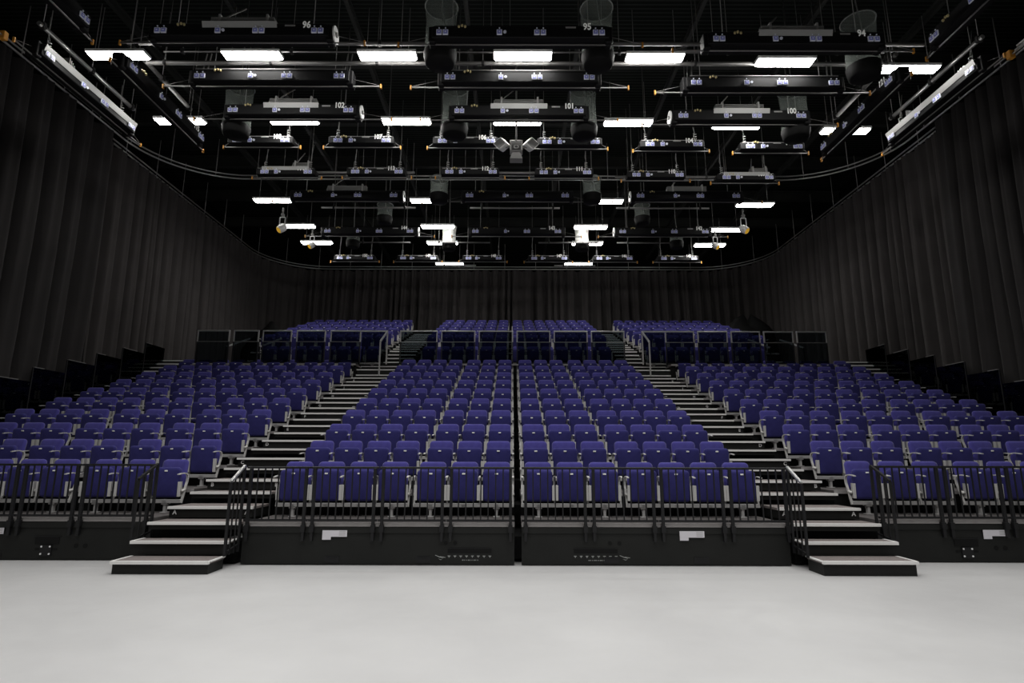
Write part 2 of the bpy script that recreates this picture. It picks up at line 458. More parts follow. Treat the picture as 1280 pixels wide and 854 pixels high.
def bracket(t, x, z):
    mb = MB(); mb.box(x - .17, x + .17, -.012, -.004, z + .03, z + .13, UNDER); mb.box(x - .19, x + .19, -.016, -.004, z + .13, z + .14, BLACK)
    mb.box(x - .08, x + .08, -.022, -.004, z - .13, z + .02, BLACK); mb.box(x - .16, x + .16, -.01, -.004, z - .05, z - .02, UNDER); mb.build('wheel_bracket', t)
    mb = MB()
    for a in (-.06, .06):
        for b in (-.10, .0): mb.cyl((x + a, -.028, z + b), (x + a, -.020, z + b), .013, PAINTW, 8)
    mb.build('bolt', t)
    mb = MB()
    for q in (.42, .55): mb.cyl((x + q, -.010, z + .01), (x + q, -.004, z + .01), .032, UNDER, 14)
    mb.build('port', t)

t1 = platform('seating_platform', 'tiered black seating platform left of the central gap', -3.80, -.05, YF, ZA, R_)
sticker(t1, -.60, .375); slot(t1, 1.26, .165, 1)
t2 = platform('seating_platform', 'tiered black seating platform right of the central gap', .05, 3.74, YF, ZA, R_)
sticker(t2, .50, .375); slot(t2, -.83, .165, -1)
t3 = platform('seating_platform', 'tiered black seating platform beyond the left stairs', -11.85, -5.25, YS, ZS, RS)
sticker(t3, 1.03, .36); bracket(t3, 1.83, .19)
t4 = platform('seating_platform', 'tiered black seating platform beyond the right stairs', 5.14, 11.85, YS, ZS, RS)
sticker(t4, -1.68, .365); bracket(t4, -2.1, .19)
# strip closing the central gap, set back and dark
mb = MB()
for i in range(10): mb.box(-.05, .05, YF + .25 + i * D, YF + .25 + (i + 1) * D, .05 + i * R_, .35 + i * R_, UNDER)
tag(mb.build('gap_filler'), 'dark filler strip down the central gap between platforms', 'strip')

def upper_block(x0, x1, label):
    t = thing('upper_seating_platform', label, 'seating platform', ((x0 + x1) / 2, YK, 0)); c = (x0 + x1) / 2; x0 -= c; x1 -= c
    for j in range(6):
        y = YU - YK + j * DU; z = ZU + j * RU
        MB().box(x0, x1, y, y + DU + .05, z - .05, z - .001, DECK).box(x0, x1, y - .012, y, z - .05, z, DECKEDGE).build('deck', t)
        MB().box(x0, x1, y + .02, y + .04, z - (RU if j else .63), z - .05, UNDER).build('riser', t)
    mb = MB()
    for xx in (x0, x1 - .05):
        for j in range(6): mb.box(xx, xx + .05, YU - YK + j * DU + .04, YU - YK + (j + 1) * DU + .04, 4.4, ZU + j * RU - .05, UNDER)
    mb.build('side_cladding', t)
upper_block(-9.3, -4.66, 'upper tiered platform on the left carrying highest seats')
upper_block(-3.38, 3.40, 'upper tiered platform in the middle carrying highest seats')
upper_block(4.52, 9.3, 'upper tiered platform on the right carrying highest seats')
for a, b, nm in ((-11.9, -5.19, 'left'), (-3.42, 3.44, 'middle'), (5.08, 11.9, 'right')):
    mb = MB(); mb.box(a, b, YK, 20.12, ZK - .06, ZK - .001, DECK); mb.box(a, b, YK + .05, YK + .09, 3.5, ZK - .06, UNDER)
    mb.box(a, b, YK - .012, YK, ZK - .05, ZK, DECKEDGE)
    tag(mb.build('cross_aisle_deck'), 'grey cross aisle deck behind the glass barrier, %s piece' % nm, 'walkway', 'cross aisle deck pieces')

# ------------------------------------------------------------------ aisle stairs
for s, (x0, x1) in zip((-1, 1), ASX):
    sd = 'left' if s < 0 else 'right'
    c = (x0 + x1) / 2; h = (x1 - x0) / 2
    dz = 0 if s < 0 else .02
    t = thing('aisle_stairs', '%s aisle stairs with silver-edged treads between seat blocks' % sd, 'stairs', (c, 7.8, 0))
    def tread(y0, y1, z, body0, letter=None, hh=h, sides=False):
        mb = MB(); mb.box(-hh, hh, y0, y1, z - .035, z - .001, TREAD)
        mb.box(-hh + .01, hh - .01, y0 + .03, y1, body0, z - .035, FASCIA)
        o = mb.build('tread', t); KIDS
        n = MB(); n.box(-hh - .004, hh + .004, y0 - .010, y0 + .035, z - .034, z + .003, NOSE)
        if sides:
            for q in (-1, 1): n.box(q * hh - .018, q * hh + .018, y0 + .035, y1, z - .012, z + .003, NOSE)
        n.build('nosing', o)
        if letter:
            for q in (-1, 1): text('row_letter', letter, .085, PAINTW, o, (q * (hh - .09), y0 + .027, z - .085))
    # loose front steps, then half step / deck level pairs
    tread(-.11, .31, .158 + dz, .0, sides=True, hh=h - .035)
    tread(.30, .60, .345 + dz * .5, .17, sides=True)
    z0 = ZA - .005; y0 = YF + .03 - 7.8
    for i in range(10):
        z = z0 + i * R_; y = y0 + i * D
        tread(y, y + .46, z, z - .10, hh=h - .02)
        if i < 10:
            zz = z + .174
            tread(y + .43, y + D + .03, zz, zz - .155, 'ABCDEFGHJK'[i], hh=h - .03)
    yy = y0 + 10 * D; zt = z0 + 10 * R_
    tread(yy, yy + .26, zt, zt - .14, hh=h - .02)
    tread(18.68 - 7.8, 19.20 - 7.8, 4.215, 4.05, hh=h - .02)
    tread(19.18 - 7.8, 20.10 - 7.8, ZK - .005, 4.2, hh=h - .02)
    MB().box(-h + .03, h - .03, .62, 1.0, .02, .30, UNDER).build('understructure', t)
    # upper flight
    ux0, ux1 = ((-4.42, -3.46) if s < 0 else (3.48, 4.32)); cu = (ux0 + ux1) / 2; hu = (ux1 - ux0) / 2
    t = thing('upper_aisle_stairs', '%s upper aisle stairs rising beyond the glass barrier' % sd, 'stairs', (cu, 7.8, 0))
    for i in range(15):
        z = 4.205 + i * .1775; y = 18.70 - 7.8 + (i * .30 if i < 5 else 1.5 + (i - 5) * .522)
        if i > 1: tread(y, y + (.34 if i < 4 else .56), z, z - .15, hh=hu)
# steps at the outer ends, up to the cross aisle and beyond it
for s in (-1, 1):
    sd = 'left' if s < 0 else 'right'
    t = thing('outer_steps', 'short dark steps with pale nosings at far %s end of the cross aisle' % sd, 'stairs', (s * 11.4, 18.0, 0)); h = .5
    for i in range(4):
        y = i * .3; z = 4.05 + i * .16
        mb = MB().box(-h, h, y, y + .36, z - .15, z - .001, FASCIA); o = mb.build('tread', t)
        MB().box(-h, h, y - .01, y + .03, z - .03, z + .003, NOSE).build('nosing', o)
    t = thing('outer_upper_steps', 'narrow steps behind the %s outer barrier panels' % sd, 'stairs', (s * 8.93, 20.0, 0))
    for i in range(4):
        y = -.2 + i * .28; z = 4.56 + i * .16
        o = MB().box(-.45, .45, y, y + .34, z - .15, z - .001, FASCIA).build('tread', t)
        MB().box(-.45, .45, y - .01, y + .03, z - .03, z + .003, NOSE).build('nosing', o)

# ------------------------------------------------------------------ front guard rails
def rail_section(label, x0, x1, y, z0, zt, post0=True, post1=True, nb=None):
    t = thing('guard_rail', label, 'railing', ((x0 + x1) / 2, y, z0), group='black guard rails along the front row'); h = (x1 - x0) / 2; H = zt - z0
    MB().bbox(-h, h, -.02, .02, H - .03, H, BLACK, .006).build('top_rail', t)
    MB().box(-h, h, -.012, .012, .02, .05, BLACK).build('bottom_rail', t)
    for q, on in ((-1, post0), (1, post1)):
        if on:
            mb = MB(); mb.bbox(q * (h - .055) - .02, q * (h - .055) + .02, -.022, .022, -.24, H - .02, BLACK, .004)
            mb.box(q * (h - .055) - .03, q * (h - .055) + .03, -.03, .03, -.12, -.03, BLACK); mb.build('post', t)
    n = nb or max(2, round((2 * h) / .117) - 1)
    for k in range(1, n + 1):
        g = h - .055; x = -g + 2 * g * k / (n + 1); MB().box(x - .008, x + .008, -.008, .008, .05, H - .03, BLACK).build('baluster', t)
cs = [(-3.79, -2.905), (-2.895, -1.945), (-1.935, -.995), (-.985, -.05)]
yr = YF - .045
for k, (a, b) in enumerate(cs):
    rail_section('black baluster rail before first row, %s from the left stairs' % ORD[k], a, b, yr, ZA, 1.32)
    rail_section('black baluster rail before first row, %s from the right stairs' % ORD[k], -b, -a - .02 * (k == 0), yr, ZA, 1.32)
se = [(5.27, 6.07), (6.08, 6.91), (6.92, 7.76), (7.77, 8.6)]
sl_ = [(5.27, 6.33), (6.34, 7.2), (7.21, 8.07), (8.08, 8.9)]; sr_ = [(5.17, 6.13), (6.14, 7.03), (7.04, 7.9), (7.91, 8.8)]
for k in range(4):
    a, b = sl_[k]; c, d = sr_[k]
    rail_section('black baluster rail of the left block, %s outward from the stairs' % ORD[k], -b, -a, YS - .045, ZS, 1.345)
    rail_section('black baluster rail of the right block, %s outward from the stairs' % ORD[k], c, d, YS - .045, ZS, 1.345)
# returns down the stairs
def stair_return(label, x, y1, y0, zt, silver, zb):
    t = thing('stair_handrail', label, 'railing', (x, y0, 0)); L = y1 - y0
    (MB().bar((0, L, zt), (0, 0, zt - .20), .035, .028, ALU if silver else BLACK)).build('handrail', t)
    for k in range(4):
        f = k / 3; y = L * f; z = zt - .2 * (1 - f)
        w = .016 if k in (0, 3) else .008
        MB().box(-w, w, y - w, y + w, zb, z - .012, BLACK).build('post' if k in (0, 3) else 'baluster', t)
    MB().bar((0, L, zb + .1), (0, 0, zb + .04), .02, .02, BLACK).build('bottom_rail', t)
stair_return('short stair handrail with silver top on inner side of left stairs', -3.83, YF - .05, 7.95, 1.33, True, .18)
stair_return('short stair handrail with silver top on inner side of right stairs', 3.77, YF - .05, 7.95, 1.33, True, .18)
stair_return('short black stair handrail on outer side of left stairs', -5.24, YS - .05, 8.22, 1.345, False, .30)
stair_return('short black stair handrail on outer side of right stairs', 5.13, YS - .05, 8.22, 1.345, False, .30)

# ------------------------------------------------------------------ glass barrier on the cross aisle
def barrier(label, x0, x1, y=18.78, sh=False):
    t = thing('glass_barrier', label, 'glass barrier', ((x0 + x1) / 2, y, ZK), group='glass barrier panels across the cross aisle'); h = (x1 - x0) / 2
    MB().bbox(-h, h, -.025, .025, 1.085, 1.13, ALU, .006).build('top_rail', t)
    MB().box(-h + .04, h - .04, -.006, .006, .06, 1.085, GLASS).build('glass_pane', t)
    for q in (-1, 1):
        mb = MB(); mb.box(q * (h - .018) - .018, q * (h - .018) + .018, -.02, .02, .74, 1.09, FRAME)
        mb.box(q * (h - .018) - .018, q * (h - .018) + .018, -.02, .02, 0, .74, BLACK); mb.build('post', t)
    MB().box(-h + .03, h - .03, -.012, .012, .735, .755, PIPE).build('mid_rail', t)
    MB().box(-h, h, -.02, .02, .0, .06, BLACK).build('kick_rail', t)
L_ = [(-5.93 - .17, -5.09), (-7.22, -6.26), (-8.34, -7.38), (-9.30, -8.46), (-10.5, -9.43)]
R2 = [(4.96, 5.92), (6.03, 7.02), (7.13, 8.10), (8.21, 9.19), (9.3, 10.29)]
C_ = [(-3.80, -2.56), (-2.44, -1.31), (-1.20, -.06), (.05, 1.17), (1.28, 2.40), (2.51, 3.62)]
for k, (a, b) in enumerate(L_): barrier('glass barrier panel left of the left aisle, %s from it' % ORD[k], a, b)
for k, (a, b) in enumerate(C_): barrier('glass barrier panel between both aisles, %s from the left aisle' % ORD[k], a, b)
for k, (a, b) in enumerate(R2): barrier('glass barrier panel right of the right aisle, %s from it' % ORD[k], a, b)
for s in (-1, 1):
    sd = 'left' if s < 0 else 'right'
    xa, xb = (5.09, 4.22) if s < 0 else (4.96, 4.20)
    t = thing('aisle_handrail', 'pale handrail with dark glass beside the %s aisle opening' % sd, 'railing', (s * xa, 18.78, ZK))
    w = -s * (xa - xb)
    MB().bar((0, 0, 1.107), (w, 0, 1.107), .045, .045, ALU).build('top_rail', t)
    MB().bar((w, 0, 1.107), (w, -.95, .58), .045, .045, ALU).build('sloping_rail', t)
    MB().box(w - .02, w + .02, -.02, .02, 0, 1.09, FRAME).build('post', t)
    MB().box(w - .02, w + .02, -.97, -.93, -.5, .57, FRAME).build('post', t)
    MB().box(min(0, w) + .03, max(0, w) - .03, -.006, .006, .06, 1.08, GLASS).build('glass_pane', t)
    for k, xx in enumerate((8.5, 9.65)):
        t = thing('upper_handrail', 'slanting pale handrail behind %s outer barrier, %s from the seats' % (sd, ORD[k]), 'railing', (s * xx, 19.9, ZK))
        MB().bar((s * .25, -.35, .72), (-s * .02, .75, 1.22), .05, .05, ALU).build('handrail', t)
        MB().box(s * .25 - .015, s * .25 + .015, -.365, -.335, 0, .72, BLACK).build('post', t)
        MB().box(-s * .02 - .015, -s * .02 + .015, .735, .765, 0, 1.2, BLACK).build('post', t)
# stepped glass side guards along the outer aisles
for s in (-1, 1):
    sd = 'left' if s < 0 else 'right'
    for i in range(2, 10):
        y = YS + i * D; z = ZS + i * RS
        t = thing('side_guard', 'dark glass guard along %s outer wall beside %s row' % (sd, ORD[i]), 'glass guard', (s * 11.62, y, z))
        MB().box(-.006, .006, .0, 1.02, .06, 1.20, GLASS).build('glass_pane', t)
        MB().box(-.02, .02, .04, .96 - (.62 if i % 2 else .3), 1.20, 1.218, PIPE).build('top_rail', t)
        MB().box(-.012, .012, .0, .03, 0, 1.2, BLACK).build('post', t)
        MB().box(-.015, .015, .02, 1.0, 0, .05, BLACK).build('kick_rail', t)

# ------------------------------------------------------------------ curtains and their tracks
XT, ZT, RT = 11.95, 11.05, 2.9
def arc_path(yfrom, yend, r=RT, x=XT, step=.04, side=-1, closed_side=True):
    """U path: from (side*x, yfrom) back to yend, across, and forward on the other side."""
    P = []
    y = yfrom
    while y < yend - r: P.append((side * x, y)); y += step
    n = int(r * PI / 2 / step)
    for k in range(n): a = PI / 2 * k / n; P.append((side * (x - r + r * math.cos(a)), yend - r + r * math.sin(a)))
    xx = x - r
    while xx > -(x - r): P.append((side * xx, yend)); xx -= step
    for k in range(n): a = PI / 2 * (1 - k / n); P.append((-side * (x - r + r * math.cos(a)), yend - r + r * math.sin(a)))
    y = yend - r
    while y > yfrom: P.append((-side * x, y)); y -= step
    return P
def curtain(name, label, P, ztop, zbot, m, seed, amp=.075, wl=.34, flare=None, nz=10, inward=1):
    rnd = random.Random(seed); N = len(P); ph = []; am = []; p = 0; w = wl; a = amp; s = 0
    vs = []; fs = []
    nrm = []
    for i in range(N):
        a0 = P[max(i - 1, 0)]; a1 = P[min(i + 1, N - 1)]
        tx, ty = a1[0] - a0[0], a1[1] - a0[1]; L = math.hypot(tx, ty) or 1; nrm.append((ty / L * inward, -tx / L * inward))
        d = math.hypot(P[i][0] - P[i - 1][0], P[i][1] - P[i - 1][1]) if i else 0
        s += d; p += d / w * 2 * PI
        if p - (ph[-1] if False else 0) > 2 * PI:
            p -= 2 * PI; w = wl * rnd.uniform(.55, 1.7); a = amp * rnd.uniform(.45, 1.5)
        ph.append(p); am.append(a if not am else am[-1] * .85 + a * .15)
    ph2 = [math.sin(i * .017 + seed) for i in range(N)]
    for j in range(nz + 1):
        f = j / nz; z = ztop + (zbot - ztop) * f
        g = .55 + .45 * min(1, f * 3)
        for i in range(N):
            u = ph[i] + .5 * math.sin(f * 3 + i * .01); c1 = math.sin(u); q = am[i] * g * ((abs(c1) ** .6) * (1 if c1 > 0 else -1)) + .32 * am[i] * math.sin(u * 2 + 1.3 + f * 1.5) + .05 * math.sin(u * .37 + f) + ph2[i] * .03 * f
            x = P[i][0] + nrm[i][0] * q; y = P[i][1] + nrm[i][1] * q
            if flare:
                e = max(0, 1 - (i if flare < 0 else N - 1 - i) * .04 / 1.6)
                y += e * f * .55 * abs(flare)
            vs.append((x, y, z))
    for j in range(nz):
        for i in range(N - 1): fs.append((j * N + i, j * N + i + 1, (j + 1) * N + i + 1, (j + 1) * N + i))
    mb = MB(); mb.add(vs, fs, m, True); o = mb.build(name)
    return tag(o, label, 'curtain')
def line(x, y0, y1, st=.04):
    return [(x, y0 + k * st) for k in range(int((y1 - y0) / st))]
curtain('stage_curtain', 'long black pleated curtain along the left wall near the stage', line(-XT - .12, -3, 16.0), ZT - .18, .02, CURT, 3, amp=.23, wl=.52)
curtain('stage_curtain', 'long black pleated curtain along the right wall, its far edge flaring', line(XT + .12, -3, 15.2), ZT - .18, .02, CURT, 8, amp=.23, wl=.50, flare=1., inward=-1)
curtain('rear_curtain', 'black pleated curtain wrapping the rear of the hall behind the seats', arc_path(13.5, 28.85, x=XT + .5), ZT - .18, .02, CURTB, 5, amp=.19, wl=.44)
def track(name, label, P, z, rods):
    t = thing(name, label, 'curtain track')
    pts = [(x, y, z) for x, y in P]
    MB().tube(pts[::6] + [pts[-1]], .024, ALU, 6).build('upper_pipe', t)
    MB().tube([(x, y, z - .13) for x, y in (P[::6] + [P[-1]])], .028, ALU, 6).build('lower_pipe', t)
    for i in rods:
        x, y = P[i]; MB().cyl((x, y, z - .13), (x, y, 12.3), .012, FRAME, 6).build('hanger_rod', t)
PF = arc_path(6.0, 18.75, r=2.7)
track('curtain_track', 'curved silver double curtain track crossing above the middle seats', PF, ZT, range(160, len(PF) - 160, 34))
PR = arc_path(13.0, 28.72, x=XT + .48)
track('curtain_track', 'curved silver curtain track above the rear curtain', PR, ZT, range(60, len(PR) - 60, 40))
# rumpled black drapes bundled on the upper corners
def bundle(label, x, y, z, sx, sz, seed):
    rnd = random.Random(seed); mb = MB(); n = 26; vs = []; fs = []
    for j in range(9):
        f = j / 8
        for i in range(n):
            a = 2 * PI * i / n
            r = max(.02, 1 - f ** 2.2) ** .5 * (1 + .10 * math.sin(a * 5 + f * 2 + seed) + .06 * math.sin(a * 11 - f * 2))
            vs.append((x + math.cos(a) * sx * r, y + math.sin(a) * .35 * r, z + sz * f * (1 + .2 * math.sin(a * 2 + seed))))
    for j in range(8):
        for i in range(n): k = (i + 1) % n; fs.append((j * n + i, j * n + k, (j + 1) * n + k, (j + 1) * n + i))
    vs.append((x, y, z + sz)); fs += [(8 * n + i, 8 * n + (i + 1) % n, 9 * n) for i in range(n)]
    mb.add(vs, fs, UNDER, True); tag(mb.build('drape_bundle'), label, 'drape')
bundle('dark bundle of black drapes beyond the upper right seats', 10.4, 25.2, 5.9, 1.2, 1.5, 1)
bundle('dark bundle of black drapes beyond the upper left seats', -10.6, 24.6, 5.4, 1.1, 1.5, 4)
for s in (-1, 1):
    mb = MB(); mb.box(s * 11.9 - (2.6 if s > 0 else 0), s * 11.9 + (2.6 if s < 0 else 0), 20.15, 26.4, ZK - .06, ZK - .01, UNDER)
    tag(mb.build('side_landing'), 'dark landing beside the %s upper seats' % ('left' if s < 0 else 'right'), 'walkway')

# ------------------------------------------------------------------ ceiling luminaires
def yo(x): return .0055 * x * x if x > 0 else 0.
def luminaire(x, y, label, z=9.7):
    k = (9.95 - 1.481) / (z - 1.481); x = (x + .082) * k - .082; y *= k; z = 9.95
    t = thing('ceiling_light', label, 'ceiling light', (x, y, z), group='lit ceiling panels')
    MB().bbox(-.635, .635, -.14, .14, .01, .075, WHITE, .008).build('housing', t)
    q = [(-.615, -.125, .01), (.615, -.125, .01), (.615, .125, .01), (-.615, .125, .01), (-.585, -.10, -.035), (.585, -.10, -.035), (.585, .10, -.035), (-.585, .10, -.035)]
    o = MB().add(q, [(0, 1, 5, 4), (1, 2, 6, 5), (2, 3, 7, 6), (3, 0, 4, 7), (7, 6, 5, 4)], LIT).build('diffuser', t); tag(o, 'glowing white diffuser')
    for q in (-.45, .45): MB().cyl((q, 0, .07), (q, 0, 1.2), .006, FRAME, 5).build('hanging_wire', t)
for k, x in enumerate((-8.38, -5.56, -2.72, .12, 2.9, 5.70, 8.50)):
    luminaire(x, 10.79 + yo(x), 'bright ceiling light panel in the nearest lit row, %s from the left' % ORD[k])
for k, x in enumerate((-8.45, -5.59, -2.76, .03, 2.82, 5.61, 8.48)):
    luminaire(x, 13.23 + yo(x), 'bright ceiling light panel in the second lit row, %s from the left' % ORD[k])
for k, x in enumerate((-8.0, -2.85, 2.95, 8.0)):
    luminaire(x, 17.85 + yo(x) * .8, 'lit ceiling panel above the middle seats, %s from the left' % ORD[k])
for k, x in enumerate((-7.95, -2.83, 2.78, 7.8)):
    luminaire(x, 20.05 + yo(x) * .8, 'lit ceiling panel above the upper rows, %s from the left' % ORD[k])
for k, x in enumerate((-7.82, -2.86, 2.87, 7.76)):
    luminaire(x, 21.72 + yo(x) * .6, 'lit ceiling panel in the farthest lit row, %s from the left' % ORD[k])
for x, sd in ((-2.85, 'left'), (2.8, 'right')): luminaire(x, 24.3, 'ceiling panel added to light the rear curtain, %s one of two' % sd)  # pair added as lit panels to brighten the rear curtain
# working lights over the stage, out of the frame
for y in (8.1, 5.4, 2.7, 0., -2.7):
    for x in (-6.6, -4.0, -1.3, 1.3, 4.0, 6.6):
        l = bpy.data.lights.new('stage_light', 'AREA'); l.shape = 'RECTANGLE'; l.size = 1.2; l.size_y = .4; l.spread = 2.5; l.energy = 42; l.color = (1, .995, .98)
        o = bpy.data.objects.new('stage_light', l); COL.objects.link(o); o.location = (x, y, 9.7)

# ------------------------------------------------------------------ lighting hoists
def sockets(t, x, kind=0):
    mb = MB()
    if kind == 0: xs = (-.062, .062)
    else: xs = (-.03,)
    for a in xs:
        mb.box(x + a - .052, x + a + .052, -.192, -.168, -.055, .05, SOCKW)
        mb.box(x + a - .038, x + a + .038, -.197, -.190, -.040, .036, SOCK)
        mb.box(x + a - .014, x + a + .014, -.201, -.195, -.014, .012, SOCKW)
        mb.cyl((x + a, -.19, .088), (x + a, -.178, .088), .014, SOCKW, 8)
    if kind: mb.cyl((x + .075, -.20, 0), (x + .075, -.178, 0), .030, SOCKW, 10)
    o = mb.build('power_socket', t); o.location = (0, -.012, -.03)
def hoist(label, cx, y, L, PL, number=None, small=False, stack=False, ledge=True, disc=None, coil=False, rz=0, z=9.66, rods=False, socks=None, frame=False, lampx=None, flip=1, group='lighting hoists under the ceiling'):
    z -= .06 if not small else .04
    t = thing('lighting_hoist', label, 'lighting hoist', (cx, y, z), rz, group)
    H = .125 if not small else .095; D2 = .17; h = L / 2
    body = MB().bbox(-h, h, -D2, D2, -H, H, HOUSE, .012)
    body.box(-h + .05, h - .05, -D2 - .008, -D2, H - .012, H, FRAME if small else HOUSE)
    body.build('housing', t)
    if ledge:
        o = MB(); w = (.42 if not small else .8) * h
        o.add([(-w, -D2 - .004, H * .35), (w, -D2 - .004, H * .35), (w, -D2 - .045, H + .03), (-w, -D2 - .045, H + .03),
               (-w, -D2 + .03, H + .03), (w, -D2 + .03, H + .03)], [(0, 1, 2, 3), (3, 2, 5, 4)], LEDGE); o.build('reflective_ledge', t)
    for q, kd in (socks or ((-.88, 0), (-.22, 1), (.22, 0), (.88, 0))): sockets(t, q * h, kd)
    if number:
        nx = (.78 if small else .88) * h - .22
        text('hoist_number', number, .20 if not small else .18, LABELW, t, (nx, -D2 - .012, H * .55 + (.02 if small else .03)), sx=.8)
        MB().box(nx - .42, nx - .22, -D2 - .011, -D2 - .008, H * .55, H * .55 + .035, FRAME).build('data_strip', t)
    lx = -.66 * h if lampx is None else lampx
    mb = MB()
    for q in (-.06, 0, .06): mb.lathe([(.0, .03), (.02, .025), (.026, 0), (.016, -.02), (0, -.022)], BRASS, (lx + q, -D2 - .012, H * .8 + (.02 if q == 0 else 0)), 8)
    mb.build('status_lamp', t)
    # pipe below with orange stops and diagonal stays
    p = MB(); p.cyl((-PL / 2, -.02, -H - .045), (PL / 2, -.02, -H - .045), .016, PIPE, 8); p.build('load_pipe', t)
    for q in (-1, 1):
        MB().bbox(q * PL / 2 - .017, q * PL / 2 + .017, -.04, .005, -H - .10, -H + .01, ORANGE, .006).build('end_stop', t)
        MB().tube([(q * (h - .02), 0, H * .3), (q * PL / 2, -.02, -H - .03)], .005, PIPE, 5).build('stay', t)
        if not small: MB().bbox(q * h - .07, q * h + .07, -.12, .12, -H - .06, H + .04, HOUSE, .02).build('end_drum_box', t)
    n = 2
    for q in (-.78, .78):
        if coil:
            pts = [(q * h + .035 * math.cos(a * .7), .035 * math.sin(a * .7), H + .30 * a / 40) for a in range(0, 41)]
            MB().tube(pts, .011, ALU, 5).tube([(q * h, 0, H + .3), (q * h - .02, .06, H + .5), (q * h + .03, .1, H + .9)], .01, CABLE, 5).build('spring_cable', t)
            MB().bbox(q * h - .14, q * h + .14, -.12, .12, H - .01, H + .025, FRAME, .006).build('top_bracket', t)
        MB().cyl((q * h, .05, H), (q * h, .05, 12.0 - z), .009, CABLE, 5).build('wire_rope', t)
    if stack:
        mb = MB(); w = .36 * h if not small else .3 * h; ox = .0 if not small else .5 * h
        for k in range(5): mb.box(ox - w, ox + w, -.10, .04, H + .06 + k * .033, H + .078 + k * .033, CABLE)
        mb.build('cable_stack', t)
        for q in (-.72, .78): MB().bbox(ox + q * w - .022, ox + q * w + .022, -.12, .06, H, H + .27, FRAME, .004).build('stack_clamp', t)
        MB().tube([(ox - w, -.05, H + .2), (ox - w - .03, -.05, H + .1), (ox - w - .01, -.05, H + .02)], .02, ALU, 6).build('cable_loop', t)
        MB().tube([(ox - w * .8, 0, H + .2), (ox - w * .55, .1, H + .42), (ox - w * .2, .25, H + .7)], .016, CABLE, 6).build('feed_cable', t)
    if rods:
        for q in (-.92, .92):
            for dd in (0, .10): MB().bar((q * h + dd - .05, .08, H), (q * h + dd, .12, H + .62), .02, .02, ALU).build('suspension_rod', t)
            MB().bbox(q * h - .16, q * h + .16, -.1, .1, H, H + .02, ALU, .004).build('bracket', t)
    if frame:
        MB().box(-h * .95, h * .95, -D2 - .01, -D2 + .01, H + .015, H + .027, PIPE).build('trim_rail', t)
    if disc:
        q = disc
        mb = MB(); mb.cyl((q * (h + .07), 0, .02), (q * (h + .10), 0, .02), .17, WHITE, 20); mb.cyl((q * (h + .10), 0, .02), (q * (h + .13), 0, .02), .05, GREYP, 12)
        mb.build('cable_drum', t)
    return t
BX = (-5.37, .06, 5.47); BL, BPL = 3.44, 4.78
col = ('left', 'middle', 'right')
hoist('large black lighting hoist numbered 96', BX[0], 10.0, BL, BPL, '96', stack=True, disc=1, z=9.60)
hoist('large black lighting hoist numbered 95', BX[1], 10.04, BL, BPL, '95', ledge=False, z=9.60)
hoist('large black lighting hoist numbered 94', BX[2], 10.2, BL, BPL, '94', stack=True, z=9.60)
for k in range(3):
    hoist('unnumbered black hoist with a silver edge, %s one of its row' % col[k], BX[k], (11.42, 11.45, 11.62)[k], BL, BPL, None, ledge=False, rods=(k != 1), frame=True, z=9.64)
hoist('large black lighting hoist numbered 102', BX[0] - .03, 12.72, BL - .3, BPL, '102', stack=True, disc=1)
hoist('large black lighting hoist numbered 101', BX[1], 12.74, BL - .2, BPL, '101', stack=True)
hoist('large black lighting hoist numbered 100', BX[2], 12.92, BL - .2, BPL, '100', stack=True, disc=-1)
SX = (-6.70, -4.06, -1.33, 1.41, 4.13, 6.82)
ss = ((-.70, 0), (-.27, 1), (.78, 0))
for k, nb in enumerate(('108', '107', '106', '105', '104', '103')):
    hoist('small lighting hoist numbered %s with spring cables' % nb, SX[k], (14.04, 14.04, 14.06, 14.1, 14.2, 14.3)[k], 1.70, 2.03, nb, small=True, ledge=False, coil=True, socks=ss, z=9.62, lampx=-.45)
for k, nb in enumerate(('114', '113', '112', '111', '110', '109')):
    hoist('small lighting hoist numbered %s above the curved track' % nb, SX[k], (15.76, 15.74, 15.74, 15.76, 15.9, 16.05)[k], 1.70, 2.03, nb, small=True, ledge=(k in (0, 5)), coil=True, stack=(k in (0, 5)), socks=ss, z=9.62, lampx=-.45)
for k in range(3):
    hoist('dark hoist above the middle rows, %s of three abreast' % col[k], BX[k], 17.3, BL, BPL, None, ledge=False, disc=(1, None, -1)[k], stack=(k != 1), z=9.64)
    hoist(('large black hoist numbered 144', 'large black hoist numbered 143', 'large black hoist numbered 142')[k], BX[k], 20.3, BL, BPL, ('144', '143', '142')[k], ledge=False, disc=(1, None, -1)[k], z=9.64)
for k, nb in enumerate(('150', '149', '148', '147', '146', '145')):
    hoist('small far hoist numbered %s over the last rows' % nb, SX[k], 23.25, 1.70, 2.03, nb, small=True, ledge=False, coil=True, socks=ss, z=9.62, lampx=-.45)
